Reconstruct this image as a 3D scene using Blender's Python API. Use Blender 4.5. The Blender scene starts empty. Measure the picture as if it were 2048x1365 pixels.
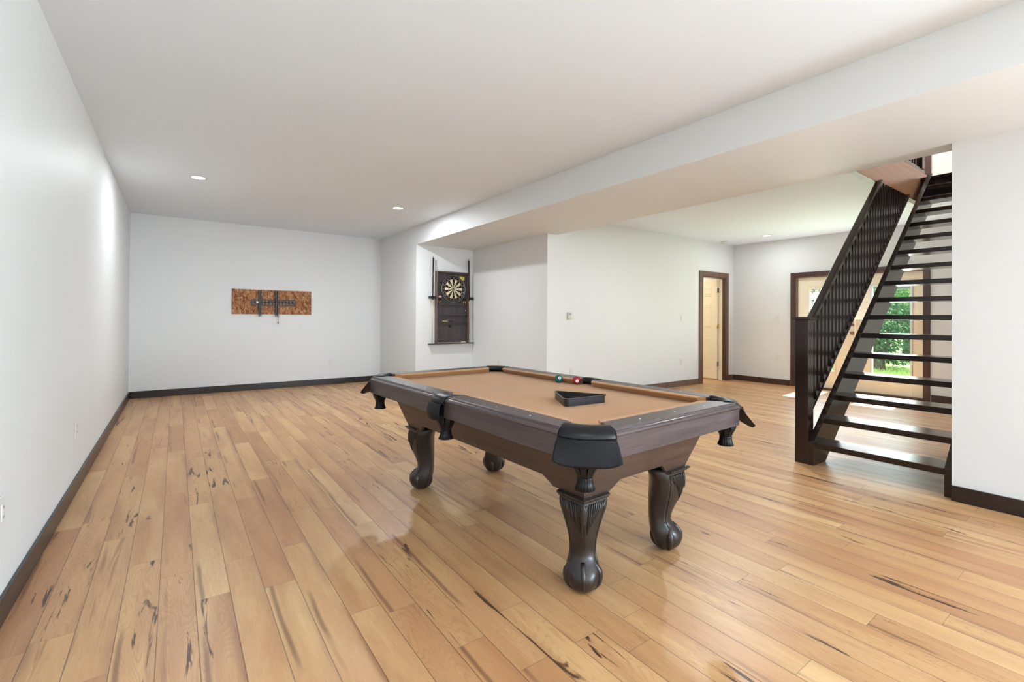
import bpy, math, random
from mathutils import Vector, Matrix
random.seed(7)
SC = bpy.context.scene
COL = SC.collection

# ------------------------------------------------------------------ camera
cam_d = bpy.data.cameras.new('camera')
cam = bpy.data.objects.new('camera', cam_d); COL.objects.link(cam)
R_ = Vector((0.81165416, -0.58410135, 0.00656813))
U_ = Vector((-0.00885366, -0.00105845, 0.99996025))
D_ = Vector((0.58407117, 0.81168005, 0.00603053))
cam.matrix_world = Matrix(((R_.x, U_.x, -D_.x, 0), (R_.y, U_.y, -D_.y, 0), (R_.z, U_.z, -D_.z, 1.205), (0, 0, 0, 1)))
cam_d.sensor_width = 36
cam_d.lens = 16.4292
cam_d.shift_y = -0.02468
cam_d.clip_start = 0.02; cam_d.clip_end = 200
SC.camera = cam

# ------------------------------------------------------------------ world, sun, exposure
SC.view_settings.view_transform = 'Standard'
SC.view_settings.look = 'None'
SC.view_settings.gamma = 1
SC.view_settings.use_curve_mapping = False
SC.view_settings.exposure = 0.70
W = bpy.data.worlds.new('sky'); SC.world = W; W.use_nodes = True
nt = W.node_tree; nt.nodes.clear()
sky = nt.nodes.new('ShaderNodeTexSky'); sky.sky_type = 'NISHITA'
sky.sun_disc = False; sky.sun_elevation = math.radians(50); sky.sun_rotation = math.radians(90)
bg = nt.nodes.new('ShaderNodeBackground'); bg.inputs[1].default_value = 0.6
wo = nt.nodes.new('ShaderNodeOutputWorld')
nt.links.new(sky.outputs[0], bg.inputs[0]); nt.links.new(bg.outputs[0], wo.inputs[0])

def add_light(name, kind, loc, direction, energy, color=(1, 1, 1), **kw):
    d = bpy.data.lights.new(name, kind); d.energy = energy; d.color = color
    for k, v in kw.items(): setattr(d, k, v)
    o = bpy.data.objects.new(name, d); COL.objects.link(o)
    o.location = loc
    o.rotation_euler = Vector(direction).to_track_quat('-Z', 'Y').to_euler()
    return o
add_light('sun', 'SUN', (14, 3, 9), (-1.42, -0.15, -1.742), 24.0, (1.0, 0.98, 0.96), angle=0.009)
# side and rear lamps are added fill; door_light boosts daylight through the french doors
add_light('side_fill_light', 'AREA', (4.2, -3.5, 1.15), (-1, .5, 1.0), 385, (0.72, 0.87, 1.0), shape='RECTANGLE', size=3.0, size_y=1.6)
add_light('rear_fill_light', 'AREA', (2.0, -6.9, 1.4), (-.4, 1, .35), 20, (0.76, 0.89, 1.0), shape='RECTANGLE', size=2.6, size_y=1.6)
add_light('door_light', 'AREA', (9.12, 2.98, 1.08), (-1, 0, 0.8), 24, (0.82, 0.92, 1.0), shape='RECTANGLE', size=1.6, size_y=1.5)
add_light('upper_hall_light', 'AREA', (7.4, 2.9, 5.3), (0.2, -0.2, -1), 110, (1.0, 0.98, 0.95), shape='RECTANGLE', size=2.2, size_y=2.2)
add_light('side_room_light', 'AREA', (8.2, 6.4, 2.6), (0, 0, -1), 21, (1.0, 0.93, 0.8), shape='RECTANGLE', size=.7, size_y=.7)

# ------------------------------------------------------------------ node helpers
class NT:
    def __init__(s, name):
        s.m = bpy.data.materials.new(name); s.m.use_nodes = True
        s.t = s.m.node_tree; s.t.nodes.clear()
        s.out = s.t.nodes.new('ShaderNodeOutputMaterial')
        s.b = s.t.nodes.new('ShaderNodeBsdfPrincipled')
        s.t.links.new(s.b.outputs[0], s.out.inputs[0])
    def n(s, ty, **kw):
        x = s.t.nodes.new(ty)
        for k, v in kw.items(): setattr(x, k, v)
        return x
    def l(s, a, b): s.t.links.new(a, b)
    def put(s, x, sock):
        if isinstance(x, (int, float)): sock.default_value = x
        elif isinstance(x, tuple): sock.default_value = x if len(x) == len(sock.default_value) else (*x, 1)
        else: s.l(x, sock)
    def math(s, op, a, b=0.0, c=0.0, clamp=False):
        x = s.n('ShaderNodeMath', operation=op); x.use_clamp = clamp
        s.put(a, x.inputs[0]); s.put(b, x.inputs[1]); s.put(c, x.inputs[2]); return x.outputs[0]
    def mix(s, f, a, b, mode='MIX'):
        x = s.n('ShaderNodeMix', data_type='RGBA', blend_type=mode)
        s.put(f, x.inputs[0]); s.put(a, x.inputs[6]); s.put(b, x.inputs[7]); return x.outputs[2]
    def ramp(s, f, stops):
        x = s.n('ShaderNodeValToRGB'); e = x.color_ramp.elements
        while len(e) < len(stops): e.new(0.5)
        for i, (p, c) in enumerate(stops): e[i].position = p; e[i].color = (*c, 1) if len(c) == 3 else c
        s.put(f, x.inputs[0]); return x.outputs[0]
    def mapr(s, f, a, b, c=0., d=1.):
        x = s.n('ShaderNodeMapRange'); x.clamp = True
        s.put(f, x.inputs[0])
        for i, v in enumerate((a, b, c, d)): x.inputs[i + 1].default_value = v
        return x.outputs[0]
    def noise(s, vec, scale, detail=2., rough=.5, dist=0.):
        x = s.n('ShaderNodeTexNoise'); s.l(vec, x.inputs['Vector'])
        x.inputs['Scale'].default_value = scale; x.inputs['Detail'].default_value = detail
        x.inputs['Roughness'].default_value = rough; x.inputs['Distortion'].default_value = dist
        return x.outputs[0]
    def obj(s): return s.n('ShaderNodeTexCoord').outputs['Object']
    def scale(s, v, sc, loc=(0, 0, 0)):
        x = s.n('ShaderNodeMapping'); s.l(v, x.inputs[0]); x.inputs['Scale'].default_value = sc; x.inputs['Location'].default_value = loc
        return x.outputs[0]
    def bump(s, h, strength=.1, dist=.01):
        x = s.n('ShaderNodeBump'); x.inputs['Strength'].default_value = strength; x.inputs['Distance'].default_value = dist
        s.l(h, x.inputs['Height']); s.l(x.outputs[0], s.b.inputs['Normal'])
    def fin(s, col, rough=.5, spec=.5, metal=0.):
        s.put(col, s.b.inputs['Base Color']); s.put(rough, s.b.inputs['Roughness'])
        s.b.inputs['Specular IOR Level'].default_value = spec; s.b.inputs['Metallic'].default_value = metal
        return s.m

def srgb(r, g, b):
    f = lambda c: (c / 255 / 12.92) if c / 255 <= .04045 else ((c / 255 + .055) / 1.055) ** 2.4
    return (f(r), f(g), f(b))

def plain(name, c, rough=.5, spec=.5, metal=0., var=.04, sc=30.):
    k = NT(name); v = k.noise(k.obj(), sc, 3)
    d = tuple(x * (1 - var) for x in c); u = tuple(min(1, x * (1 + var)) for x in c)
    return k.fin(k.mix(v, (*d, 1), (*u, 1)), rough, spec, metal)

def paint(name, c, rough=.5, bump=.05):
    k = NT(name); o = k.obj(); k.bump(k.noise(o, 220, 2), bump, .002)
    v = k.noise(o, .8, 2)
    return k.fin(k.mix(v, (*[x * .985 for x in c], 1), (*c, 1)), rough, .2)

def wood(name, c1, c2, rough=.35, axis='Y', stretch=14., sc=6., spec=.5, bump=.05):
    k = NT(name); o = k.obj()
    s = {'X': (1 / stretch, 1, 1), 'Y': (1, 1 / stretch, 1), 'Z': (1, 1, 1 / stretch)}[axis]
    v = k.scale(o, s)
    a = k.noise(v, sc * 4, 5, .6, .6); b = k.noise(v, sc * 30, 3, .6)
    f = k.math('ADD', k.math('MULTIPLY', a, .65), k.math('MULTIPLY', b, .35))
    f = k.mapr(f, .35, .65)
    k.bump(f, bump, .002)
    return k.fin(k.mix(f, (*c1, 1), (*c2, 1)), rough, spec)

# ------------------------------------------------------------------ materials
M = {}
M['wall'] = paint('wall_paint', (.77, .785, .79), .5)
M['ceil'] = paint('ceiling_paint', (.82, .885, .95), .6)
M['base'] = wood('dark_stained_trim', srgb(22, 14, 12), srgb(42, 29, 25), .3, 'Y')
M['basex'] = wood('dark_stained_trim_cross', srgb(22, 14, 12), srgb(42, 29, 25), .3, 'X')
M['case'] = wood('brown_door_casing', srgb(92, 68, 54), srgb(116, 90, 72), .38, 'Z')
M['casedark'] = wood('brown_door_casing_dark', srgb(56, 36, 32), srgb(84, 58, 50), .33, 'Z')
M['espresso'] = wood('espresso_stair_wood', srgb(17, 7, 6), srgb(36, 18, 15), .22, 'Y', spec=.5)
M['espressox'] = wood('espresso_stair_wood_cross', srgb(17, 7, 6), srgb(36, 18, 15), .22, 'X', spec=.5)
M['espressoz'] = wood('espresso_stair_wood_upright', srgb(17, 7, 6), srgb(36, 18, 15), .25, 'Z', spec=.5)
for n_ in ('espresso', 'espressox', 'espressoz'):
    b_ = [q for q in M[n_].node_tree.nodes if q.type == 'BSDF_PRINCIPLED'][0]; b_.inputs['Coat Weight'].default_value = .4; b_.inputs['Specular IOR Level'].default_value = .35; b_.inputs['Coat Roughness'].default_value = .16; b_.inputs['Coat IOR'].default_value = 1.6
M['fascia'] = wood('varnished_fascia_sheen', srgb(196, 148, 116), srgb(214, 168, 134), .25, 'X')  # tan holds the bright reflection on glossy dark wood
M['cream'] = paint('cream_door_paint', srgb(240, 229, 204), .4, .02)
M['plastic'] = plain('white_plastic', (.74, .74, .72), .35)
M['greyplastic'] = plain('grey_plastic', (.45, .45, .44), .4)
M['slot'] = plain('dark_slot', (.05, .05, .05), .6)
M['brass'] = plain('brass', (.75, .52, .2), .25, metal=1.)
M['steel'] = plain('dark_steel', (.22, .25, .28), .3, metal=1.)
M['chrome'] = plain('bright_steel', (.75, .75, .75), .18, metal=1.)
M['copper'] = plain('antique_copper', (.33, .16, .11), .35, metal=.7)
M['blackmetal'] = plain('black_powder_coat', (.012, .013, .016), .4)
M['railwood'] = wood('table_rail_wood', srgb(52, 42, 44), srgb(86, 72, 72), .34, 'Y', 18)
M['railwoodx'] = wood('table_rail_wood_cross', srgb(52, 42, 44), srgb(86, 72, 72), .34, 'X', 18)
M['cab'] = wood('table_cabinet_wood', srgb(58, 44, 40), srgb(84, 66, 58), .4, 'Y', 14)
M['cabx'] = wood('table_cabinet_wood_cross', srgb(58, 44, 40), srgb(84, 66, 58), .4, 'X', 14)
M['leg'] = wood('carved_leg_wood', srgb(30, 25, 24), srgb(50, 42, 39), .3, 'Z', 6)
M['legdark'] = plain('carved_recess_shade', srgb(16, 13, 13), .4)  # shade inside the carved slots, put into the colour of dark tubes
M['pearl'] = plain('pearl_inlay', (.8, .78, .74), .2)
M['rackmat'] = plain('black_rack_plastic', (.016, .017, .02), .32)
M['rubber'] = plain('blind_stack', (.45, .45, .42), .6)
M['cuewood'] = wood('cue_maple', srgb(200, 170, 140), srgb(222, 198, 168), .3, 'Z')
M['cueblack'] = plain('cue_black', (.02, .017, .017), .25)
M['yellow'] = plain('yellow_paper', srgb(205, 190, 90), .7)
M['chalky'] = plain('blue_grey_chalk', (.1, .13, .16), .8)

def cloth():
    k = NT('camel_billiard_cloth'); o = k.obj()
    a = k.noise(o, 900, 2); b = k.noise(o, 3., 2)
    k.bump(a, .12, .001)
    c = k.mix(k.math('ADD', k.math('MULTIPLY', a, .5), k.math('MULTIPLY', b, .5)), (*srgb(176, 130, 88), 1), (*srgb(196, 149, 104), 1))
    k.b.inputs['Sheen Weight'].default_value = .15
    return k.fin(c, .95, .1)
M['cloth'] = cloth()

def leather(name, quilt):
    k = NT(name); o = k.obj()
    n = k.noise(o, 160, 3)
    if quilt:
        uv = k.n('ShaderNodeTexCoord').outputs['UV']
        sp = k.n('ShaderNodeSeparateXYZ'); k.l(uv, sp.inputs[0])
        a = k.math('ADD', sp.outputs[0], sp.outputs[1]); b = k.math('SUBTRACT', sp.outputs[0], sp.outputs[1])
        la = k.math('ABSOLUTE', k.math('SUBTRACT', k.math('FRACT', a), .5)); lb = k.math('ABSOLUTE', k.math('SUBTRACT', k.math('FRACT', b), .5))
        g = k.math('SUBTRACT', 1., k.mapr(k.math('MINIMUM', la, lb), 0.02, .12))
        h = k.math('ADD', g, k.math('MULTIPLY', n, .2))
        k.bump(h, .35, .0012)
        c = k.mix(g, (*srgb(8, 8, 12), 1), (*srgb(19, 20, 27), 1))
        return k.fin(c, .55, .25)
    k.bump(n, .25, .001)
    return k.fin(k.mix(n, (*srgb(10, 10, 14), 1), (*srgb(18, 19, 25), 1)), .38, .32)
M['leather'] = leather('black_leather', False)
M['quilt'] = leather('embossed_leather', True)

def osb():
    k = NT('osb_board'); o = k.obj()
    v = k.n('ShaderNodeTexVoronoi'); v.inputs['Scale'].default_value = 55
    w = k.n('ShaderNodeVectorMath', operation='ADD')
    nz = k.n('ShaderNodeTexNoise'); k.l(o, nz.inputs[0]); nz.inputs['Scale'].default_value = 14
    sc = k.n('ShaderNodeVectorMath', operation='SCALE'); k.l(nz.outputs[1], sc.inputs[0]); sc.inputs['Scale'].default_value = .09
    k.l(k.scale(o, (1., 1., .45)), w.inputs[0]); k.l(sc.outputs[0], w.inputs[1]); k.l(w.outputs[0], v.inputs['Vector'])
    sp = k.n('ShaderNodeSeparateColor'); k.l(v.outputs['Color'], sp.inputs[0])
    c = k.ramp(sp.outputs[0], [(0, srgb(112, 66, 40)), (.3, srgb(150, 98, 64)), (.7, srgb(190, 136, 94)), (1, srgb(214, 164, 122))])
    f = k.noise(k.scale(o, (1, 1, .25)), 120, 3)
    return k.fin(k.mix(k.mapr(f, .35, .7), c, k.mix(.5, c, (*srgb(100, 56, 34), 1))), .7, .3)
M['osb'] = osb()

def floor_mat():
    k = NT('maple_plank_floor'); o = k.obj()
    sp = k.n('ShaderNodeSeparateXYZ'); k.l(o, sp.inputs[0]); X, Y = sp.outputs[0], sp.outputs[1]
    PW, PL = .1262, 1.22
    u = k.math('DIVIDE', k.math('ADD', X, .426 + PW * 20), PW)
    row = k.math('FLOOR', u); fu = k.math('FRACT', u)
    wn = k.n('ShaderNodeTexWhiteNoise', noise_dimensions='1D'); k.l(row, wn.inputs['W'])
    v = k.math('ADD', k.math('DIVIDE', Y, PL), k.math('MULTIPLY', wn.outputs[0], 7.3))
    pid = k.math('FLOOR', v); fv = k.math('FRACT', v)
    cb = k.n('ShaderNodeCombineXYZ'); k.l(row, cb.inputs[0]); k.l(pid, cb.inputs[1])
    w2 = k.n('ShaderNodeTexWhiteNoise', noise_dimensions='2D'); k.l(cb.outputs[0], w2.inputs['Vector'])
    rs = k.n('ShaderNodeSeparateColor'); k.l(w2.outputs['Color'], rs.inputs[0])
    r1, r2, r3 = rs.outputs[0], rs.outputs[1], rs.outputs[2]
    # plank-local coordinates, shifted per plank
    off = k.n('ShaderNodeCombineXYZ'); k.l(k.math('ADD', X, k.math('MULTIPLY', r1, 37.)), off.inputs[0])
    k.l(k.math('ADD', Y, k.math('MULTIPLY', r2, 53.)), off.inputs[1]); k.l(k.math('MULTIPLY', r3, 19.), off.inputs[2])
    L = off.outputs[0]
    base = k.ramp(r1, [(0, srgb(186, 140, 96)), (.25, srgb(212, 172, 120)), (.5, srgb(200, 154, 106)), (.75, srgb(218, 180, 128)), (1, srgb(192, 143, 99))])
    broad = k.noise(k.scale(L, (5., .8, 1)), 1.6, 3, .55, .3)
    base = k.mix(k.mapr(broad, .35, .7), base, k.mix(.6, base, (*srgb(166, 112, 76), 1)))
    # cathedral figure
    wv = k.n('ShaderNodeTexNoise'); k.l(k.scale(L, (7., .9, 1)), wv.inputs[0]); wv.inputs['Scale'].default_value = 1.6; wv.inputs['Detail'].default_value = 1.5
    ring = k.math('FRACT', k.math('MULTIPLY', wv.outputs[0], 30.))
    ring = k.mapr(k.math('ABSOLUTE', k.math('SUBTRACT', ring, .5)), .0, .22)
    ring = k.math('MULTIPLY', k.math('SUBTRACT', 1., ring), k.mapr(r3, .35, .9, .05, .5))
    base = k.mix(k.math('MULTIPLY', ring, .6), base, (*srgb(146, 98, 66), 1))
    fine = k.noise(k.scale(L, (60, 2.2, 1)), 6, 3, .6)
    base = k.mix(k.math('MULTIPLY', k.mapr(fine, .45, .75), .22), base, (*srgb(140, 94, 64), 1))
    # heartwood streaks on some planks
    st = k.noise(k.scale(L, (9.5, .42, 1)), 2., 3, .6, .7)
    stm = k.math('MULTIPLY', k.mapr(st, .60, .66), k.mapr(r2, .55, .62))
    base = k.mix(k.math('MULTIPLY', stm, .5), base, (*srgb(122, 80, 56), 1))
    st2 = k.noise(k.scale(L, (9, .9, 1), (3, 5, 0)), 2., 4, .62, .9)
    core = k.math('MULTIPLY', k.mapr(st2, .608, .642), k.mapr(r3, .70, .74))
    base = k.mix(k.math('MULTIPLY', core, .85), base, (*srgb(84, 52, 34), 1))
    base = k.mix(k.math('MULTIPLY', k.math('MULTIPLY', k.mapr(st2, .635, .66), k.mapr(r3, .70, .74)), .75), base, (*srgb(52, 30, 20), 1))
    # darker sapwood edge along one side of many planks
    ed = k.math('SUBTRACT', 1., k.mapr(k.math('ABSOLUTE', k.math('SUBTRACT', fu, k.math('GREATER_THAN', r1, .5))), .02, .3))
    en = k.noise(k.scale(L, (4., .5, 1), (7, 1, 0)), 2., 3, .6, .4)
    base = k.mix(k.math('MULTIPLY', k.math('MULTIPLY', ed, k.mapr(en, .42, .62)), k.mapr(r2, .2, .6, .15, .75)), base, (*srgb(142, 96, 68), 1))
    hs = k.math('SUBTRACT', 1., k.mapr(k.math('ABSOLUTE', k.math('SUBTRACT', fu, k.math('ADD', .07, k.math('MULTIPLY', k.noise(k.scale(L, (1., 1.2, 1)), 2., 2), .22)))), .03, .10))
    hn = k.noise(k.scale(L, (2., .55, 1), (1, 9, 0)), 2., 2, .5)
    base = k.mix(k.math('MULTIPLY', k.math('MULTIPLY', hs, k.mapr(hn, .52, .60)), k.math('MULTIPLY', k.mapr(r1, .45, .5), .62)), base, (*srgb(100, 64, 46), 1))
    # small dark knots
    kn = k.n('ShaderNodeTexVoronoi'); k.l(k.scale(L, (3.6, 1.2, 1)), kn.inputs['Vector']); kn.inputs['Scale'].default_value = 1.
    kd = k.math('ADD', kn.outputs['Distance'], k.math('MULTIPLY', k.noise(L, 30, 3), .1))
    knm = k.math('SUBTRACT', 1., k.mapr(kd, .075, .105))
    base = k.mix(k.math('MULTIPLY', knm, .8), base, (*srgb(84, 56, 44), 1))
    # seams
    eu = k.math('MULTIPLY', k.math('SUBTRACT', .5, k.math('ABSOLUTE', k.math('SUBTRACT', fu, .5))), PW)
    ev = k.math('MULTIPLY', k.math('SUBTRACT', .5, k.math('ABSOLUTE', k.math('SUBTRACT', fv, .5))), PL)
    su = k.math('SUBTRACT', 1., k.mapr(eu, .0006, .0019)); sv = k.math('SUBTRACT', 1., k.mapr(ev, .0004, .0014))
    seam = k.math('MAXIMUM', su, k.math('MULTIPLY', sv, .8))
    base = k.mix(k.math('MULTIPLY', seam, .85), base, (*srgb(84, 56, 44), 1))
    k.bump(k.math('SUBTRACT', k.math('MULTIPLY', fine, .15), seam), .25, .001)
    return k.fin(base, k.mapr(fine, .3, .7, .33, .42), .5)
M['floor'] = floor_mat()

def glass():
    k = NT('window_glass')
    k.t.nodes.remove(k.b)
    tr = k.n('ShaderNodeBsdfTransparent'); gl = k.n('ShaderNodeBsdfGlossy'); gl.inputs['Roughness'].default_value = .02
    tr.inputs[0].default_value = (.93, .96, .95, 1)
    lw = k.n('ShaderNodeLayerWeight'); lw.inputs[0].default_value = .5
    fr = k.math('ADD', .04, k.math('MULTIPLY', .9, k.math('POWER', lw.outputs[1], 5.)))
    mx = k.n('ShaderNodeMixShader'); k.l(fr, mx.inputs[0]); k.l(tr.outputs[0], mx.inputs[1]); k.l(gl.outputs[0], mx.inputs[2])
    k.l(mx.outputs[0], k.out.inputs[0]); return k.m
M['glass'] = glass()

def emit(name, c, s):
    k = NT(name); k.t.nodes.remove(k.b)
    e = k.n('ShaderNodeEmission'); e.inputs[0].default_value = (*c, 1); e.inputs[1].default_value = s
    k.l(e.outputs[0], k.out.inputs[0]); return k.m
M['lamp'] = emit('recessed_lamp_diffuser', (1, .97, .92), 9.)

def leafmat(name, c1, c2, trans=.5):
    k = NT(name); k.t.nodes.remove(k.b)
    inf = k.n('ShaderNodeNewGeometry'); r = inf.outputs['Random Per Island']
    c = k.mix(r, (*c1, 1), (*c2, 1))
    d = k.n('ShaderNodeBsdfDiffuse'); t = k.n('ShaderNodeBsdfTranslucent'); k.l(c, d.inputs[0])
    k.l(k.mix(.35, c, (*[min(1, x * 1.6) for x in (c2[0] * 1.15, c2[1], c2[2] * .6)], 1)), t.inputs[0])
    mx = k.n('ShaderNodeMixShader'); mx.inputs[0].default_value = trans
    k.l(d.outputs[0], mx.inputs[1]); k.l(t.outputs[0], mx.inputs[2]); k.l(mx.outputs[0], k.out.inputs[0]); return k.m
M['leafA'] = leafmat('maple_leaves', (.10, .22, .035), (.24, .42, .08))
M['leafB'] = leafmat('dark_shrub_leaves', (.035, .085, .05), (.09, .17, .09), .3)
M['bark'] = wood('bark', (.05, .035, .025), (.12, .09, .07), .9, 'Z', 3)
M['grass'] = leafmat('grass_blades', (.30, .46, .10), (.5, .66, .2), .3)
M['lawn'] = plain('lawn', (.32, .46, .13), .9, .1, var=.3, sc=8.)

def dartface():
    k = NT('dartboard_face'); o = k.obj()
    sp = k.n('ShaderNodeSeparateXYZ'); k.l(o, sp.inputs[0])
    x, z = sp.outputs[0], sp.outputs[2]
    r = k.math('SQRT', k.math('ADD', k.math('MULTIPLY', x, x), k.math('MULTIPLY', z, z)))
    a = k.math('MULTIPLY', k.math('ADD', k.math('ARCTAN2', x, z), math.pi / 20 + 2 * math.pi), 10 / math.pi)
    seg = k.math('MODULO', k.math('FLOOR', a), 2.)          # 1 = light wedge
    light = (*srgb(228, 216, 178), 1); dark = (*srgb(26, 20, 20), 1)
    wedge = k.mix(seg, dark, light)
    ringc = k.mix(seg, (*srgb(150, 40, 36), 1), (*srgb(110, 130, 86), 1))
    def band(lo, hi): return k.math('MULTIPLY', k.math('GREATER_THAN', r, lo), k.math('LESS_THAN', r, hi))
    c = k.mix(k.math('MAXIMUM', band(.099, .107), band(.162, .170)), wedge, ringc)
    c = k.mix(k.math('LESS_THAN', r, .016), c, (*srgb(70, 100, 70), 1))
    c = k.mix(k.math('LESS_THAN', r, .0065), c, (*srgb(150, 40, 36), 1))
    c = k.mix(k.math('GREATER_THAN', r, .170), c, dark)
    return k.fin(c, .8, .2)
M['dart'] = dartface()
M['wire'] = plain('dartboard_wire', (.7, .7, .72), .3, metal=1.)

def ballmat(name, c):
    k = NT(name); o = k.obj()
    return k.fin(k.mix(k.noise(o, 5, 1), (*c, 1), (*[x * 1.04 for x in c], 1)), .06, .6)
M['green'] = ballmat('green_ball', srgb(0, 92, 96)); M['red'] = ballmat('red_ball', srgb(150, 22, 40)); M['yell'] = ballmat('yellow_ball', srgb(230, 150, 10))
M['white'] = plain('ball_white', (.85, .85, .82), .1)
M['ink'] = plain('ball_number_ink', (.02, .03, .02), .3)

# ------------------------------------------------------------------ mesh builder
class MB:
    def __init__(s): s.v = []; s.f = []; s.sm = []; s.uv = {}
    def add(s, vs, fs, smooth=False):
        b = len(s.v); s.v += [tuple(v) for v in vs]
        for f in fs: s.f.append([b + i for i in f]); s.sm.append(smooth)
        return s
    def box(s, x0, x1, y0, y1, z0, z1):
        x0, x1 = sorted((x0, x1)); y0, y1 = sorted((y0, y1)); z0, z1 = sorted((z0, z1))
        vs = [(x, y, z) for z in (z0, z1) for x, y in ((x0, y0), (x1, y0), (x1, y1), (x0, y1))]
        return s.add(vs, [(3, 2, 1, 0), (4, 5, 6, 7), (0, 1, 5, 4), (1, 2, 6, 5), (2, 3, 7, 6), (3, 0, 4, 7)])
    def prism(s, poly, axis, a, b, smooth=False):
        """poly: list of 2d points; extruded along axis from a to b"""
        n = len(poly)
        def mk(p, t): return {'X': (t, p[0], p[1]), 'Y': (p[0], t, p[1]), 'Z': (p[0], p[1], t)}[axis]
        vs = [mk(p, a) for p in poly] + [mk(p, b) for p in poly]
        s.add(vs, [tuple(range(n))[::-1], tuple(range(n, 2 * n))])
        base = len(s.v) - 2 * n
        for i in range(n):
            j = (i + 1) % n; s.f.append([base + i, base + j, base + n + j, base + n + i]); s.sm.append(smooth)
        return s
    def loft(s, rings, closed=True, caps=True, smooth=True):
        n = len(rings[0]); b = len(s.v)
        for r in rings: s.v += [tuple(p) for p in r]
        m = n if closed else n - 1
        for i in range(len(rings) - 1):
            for j in range(m):
                k = (j + 1) % n
                s.f.append([b + i * n + j, b + i * n + k, b + (i + 1) * n + k, b + (i + 1) * n + j]); s.sm.append(smooth)
        if caps and closed:
            s.f.append([b + j for j in range(n)][::-1]); s.sm.append(False)
            e = b + (len(rings) - 1) * n; s.f.append([e + j for j in range(n)]); s.sm.append(False)
        return s
    def tube(s, pts, rad, n=10, smooth=True, flat=1.0):
        pts = [Vector(p) for p in pts]; rings = []
        rr = rad if isinstance(rad, (list, tuple)) else [rad] * len(pts)
        up = None
        for i, p in enumerate(pts):
            d = (pts[min(i + 1, len(pts) - 1)] - pts[max(i - 1, 0)]).normalized()
            if up is None: up = d.orthogonal().normalized()
            sd = d.cross(up); sd.normalize(); up = sd.cross(d).normalized()
            rings.append([p + (sd * math.cos(2 * math.pi * j / n) + up * math.sin(2 * math.pi * j / n) * flat) * rr[i] for j in range(n)])
        return s.loft(rings, smooth=smooth)
    def lathe(s, prof, c=(0, 0, 0), n=24, axis='Z', flute=0., fn=0, smooth=True, caps=True):
        rings = []
        for r, h in prof:
            ring = []
            for j in range(n):
                a = 2 * math.pi * j / n; q = r * (1 + flute * math.cos(fn * a)) if fn else r
                x, y = q * math.cos(a), q * math.sin(a)
                p = {'Z': (x, y, h), 'Y': (x, h, -y), 'X': (h, x, y)}[axis]
                ring.append((p[0] + c[0], p[1] + c[1], p[2] + c[2]))
            rings.append(ring)
        return s.loft(rings, smooth=smooth, caps=caps)
    def sphere(s, c, r, n=20, sq=(1, 1, 1)):
        rings = []
        for i in range(n // 2 + 1):
            t = math.pi * i / (n // 2); t = min(max(t, .02), math.pi - .02)
            rings.append([(c[0] + sq[0] * r * math.sin(t) * math.cos(2 * math.pi * j / n), c[1] + sq[1] * r * math.sin(t) * math.sin(2 * math.pi * j / n), c[2] - sq[2] * r * math.cos(t)) for j in range(n)])
        return s.loft(rings)
    def xform(s, m): s.v = [tuple(m @ Vector(v)) for v in s.v]; return s
    def build(s, name, mat, parent=None, bevel=0., seg=2, loc=None):
        me = bpy.data.meshes.new(name)
        vs = s.v
        if loc: vs = [(v[0] - loc[0], v[1] - loc[1], v[2] - loc[2]) for v in vs]
        me.from_pydata(vs, [], s.f)
        me.materials.append(mat)
        for p, q in zip(me.polygons, s.sm): p.use_smooth = q
        me.validate(); me.update()
        o = bpy.data.objects.new(name, me); COL.objects.link(o)
        if loc: o.location = loc
        if parent: o.parent = parent
        if bevel:
            b = o.modifiers.new('bevel', 'BEVEL'); b.width = bevel; b.segments = seg; b.limit_method = 'ANGLE'; b.angle_limit = math.radians(40)
            b.harden_normals = True
        return o
def fixn(o):
    import bmesh
    bm = bmesh.new(); bm.from_mesh(o.data); bmesh.ops.recalc_face_normals(bm, faces=bm.faces); bm.to_mesh(o.data); bm.free(); return o
def tag(o, label=None, cat=None, group=None, kind=None):
    if label: o['label'] = label
    if cat: o['category'] = cat
    if group: o['group'] = group
    if kind: o['kind'] = kind
    return o
def empty(name, loc=(0, 0, 0), rz=0., label=None, cat=None, group=None):
    o = bpy.data.objects.new(name, None); COL.objects.link(o); o.location = loc; o.rotation_euler = (0, 0, rz); o.empty_display_size = .1
    return tag(o, label, cat, group)
def copy_tree(o, parent=None):
    c = o.copy(); COL.objects.link(c); c.parent = parent
    for ch in list(o.children): copy_tree(ch, c)
    return c
def struct(o): o['kind'] = 'structure'; return o

# ------------------------------------------------------------------ room shell
XL, YB, ZC = -.55, 8.764, 2.713
XB1, XB2, XN, ZB = 3.195, 4.442, 4.27, 2.412
YN, YD, XF, XR, YR = 7.136, 5.085, 9.193, 4.258, .828
YREAR = -7.0; T = .12; ZU = 3.03; ZTOP = 5.5
struct(MB().box(XL - T, XF + T, YREAR - T, YB + T, -.12, 0).build('floor', M['floor']))
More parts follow.
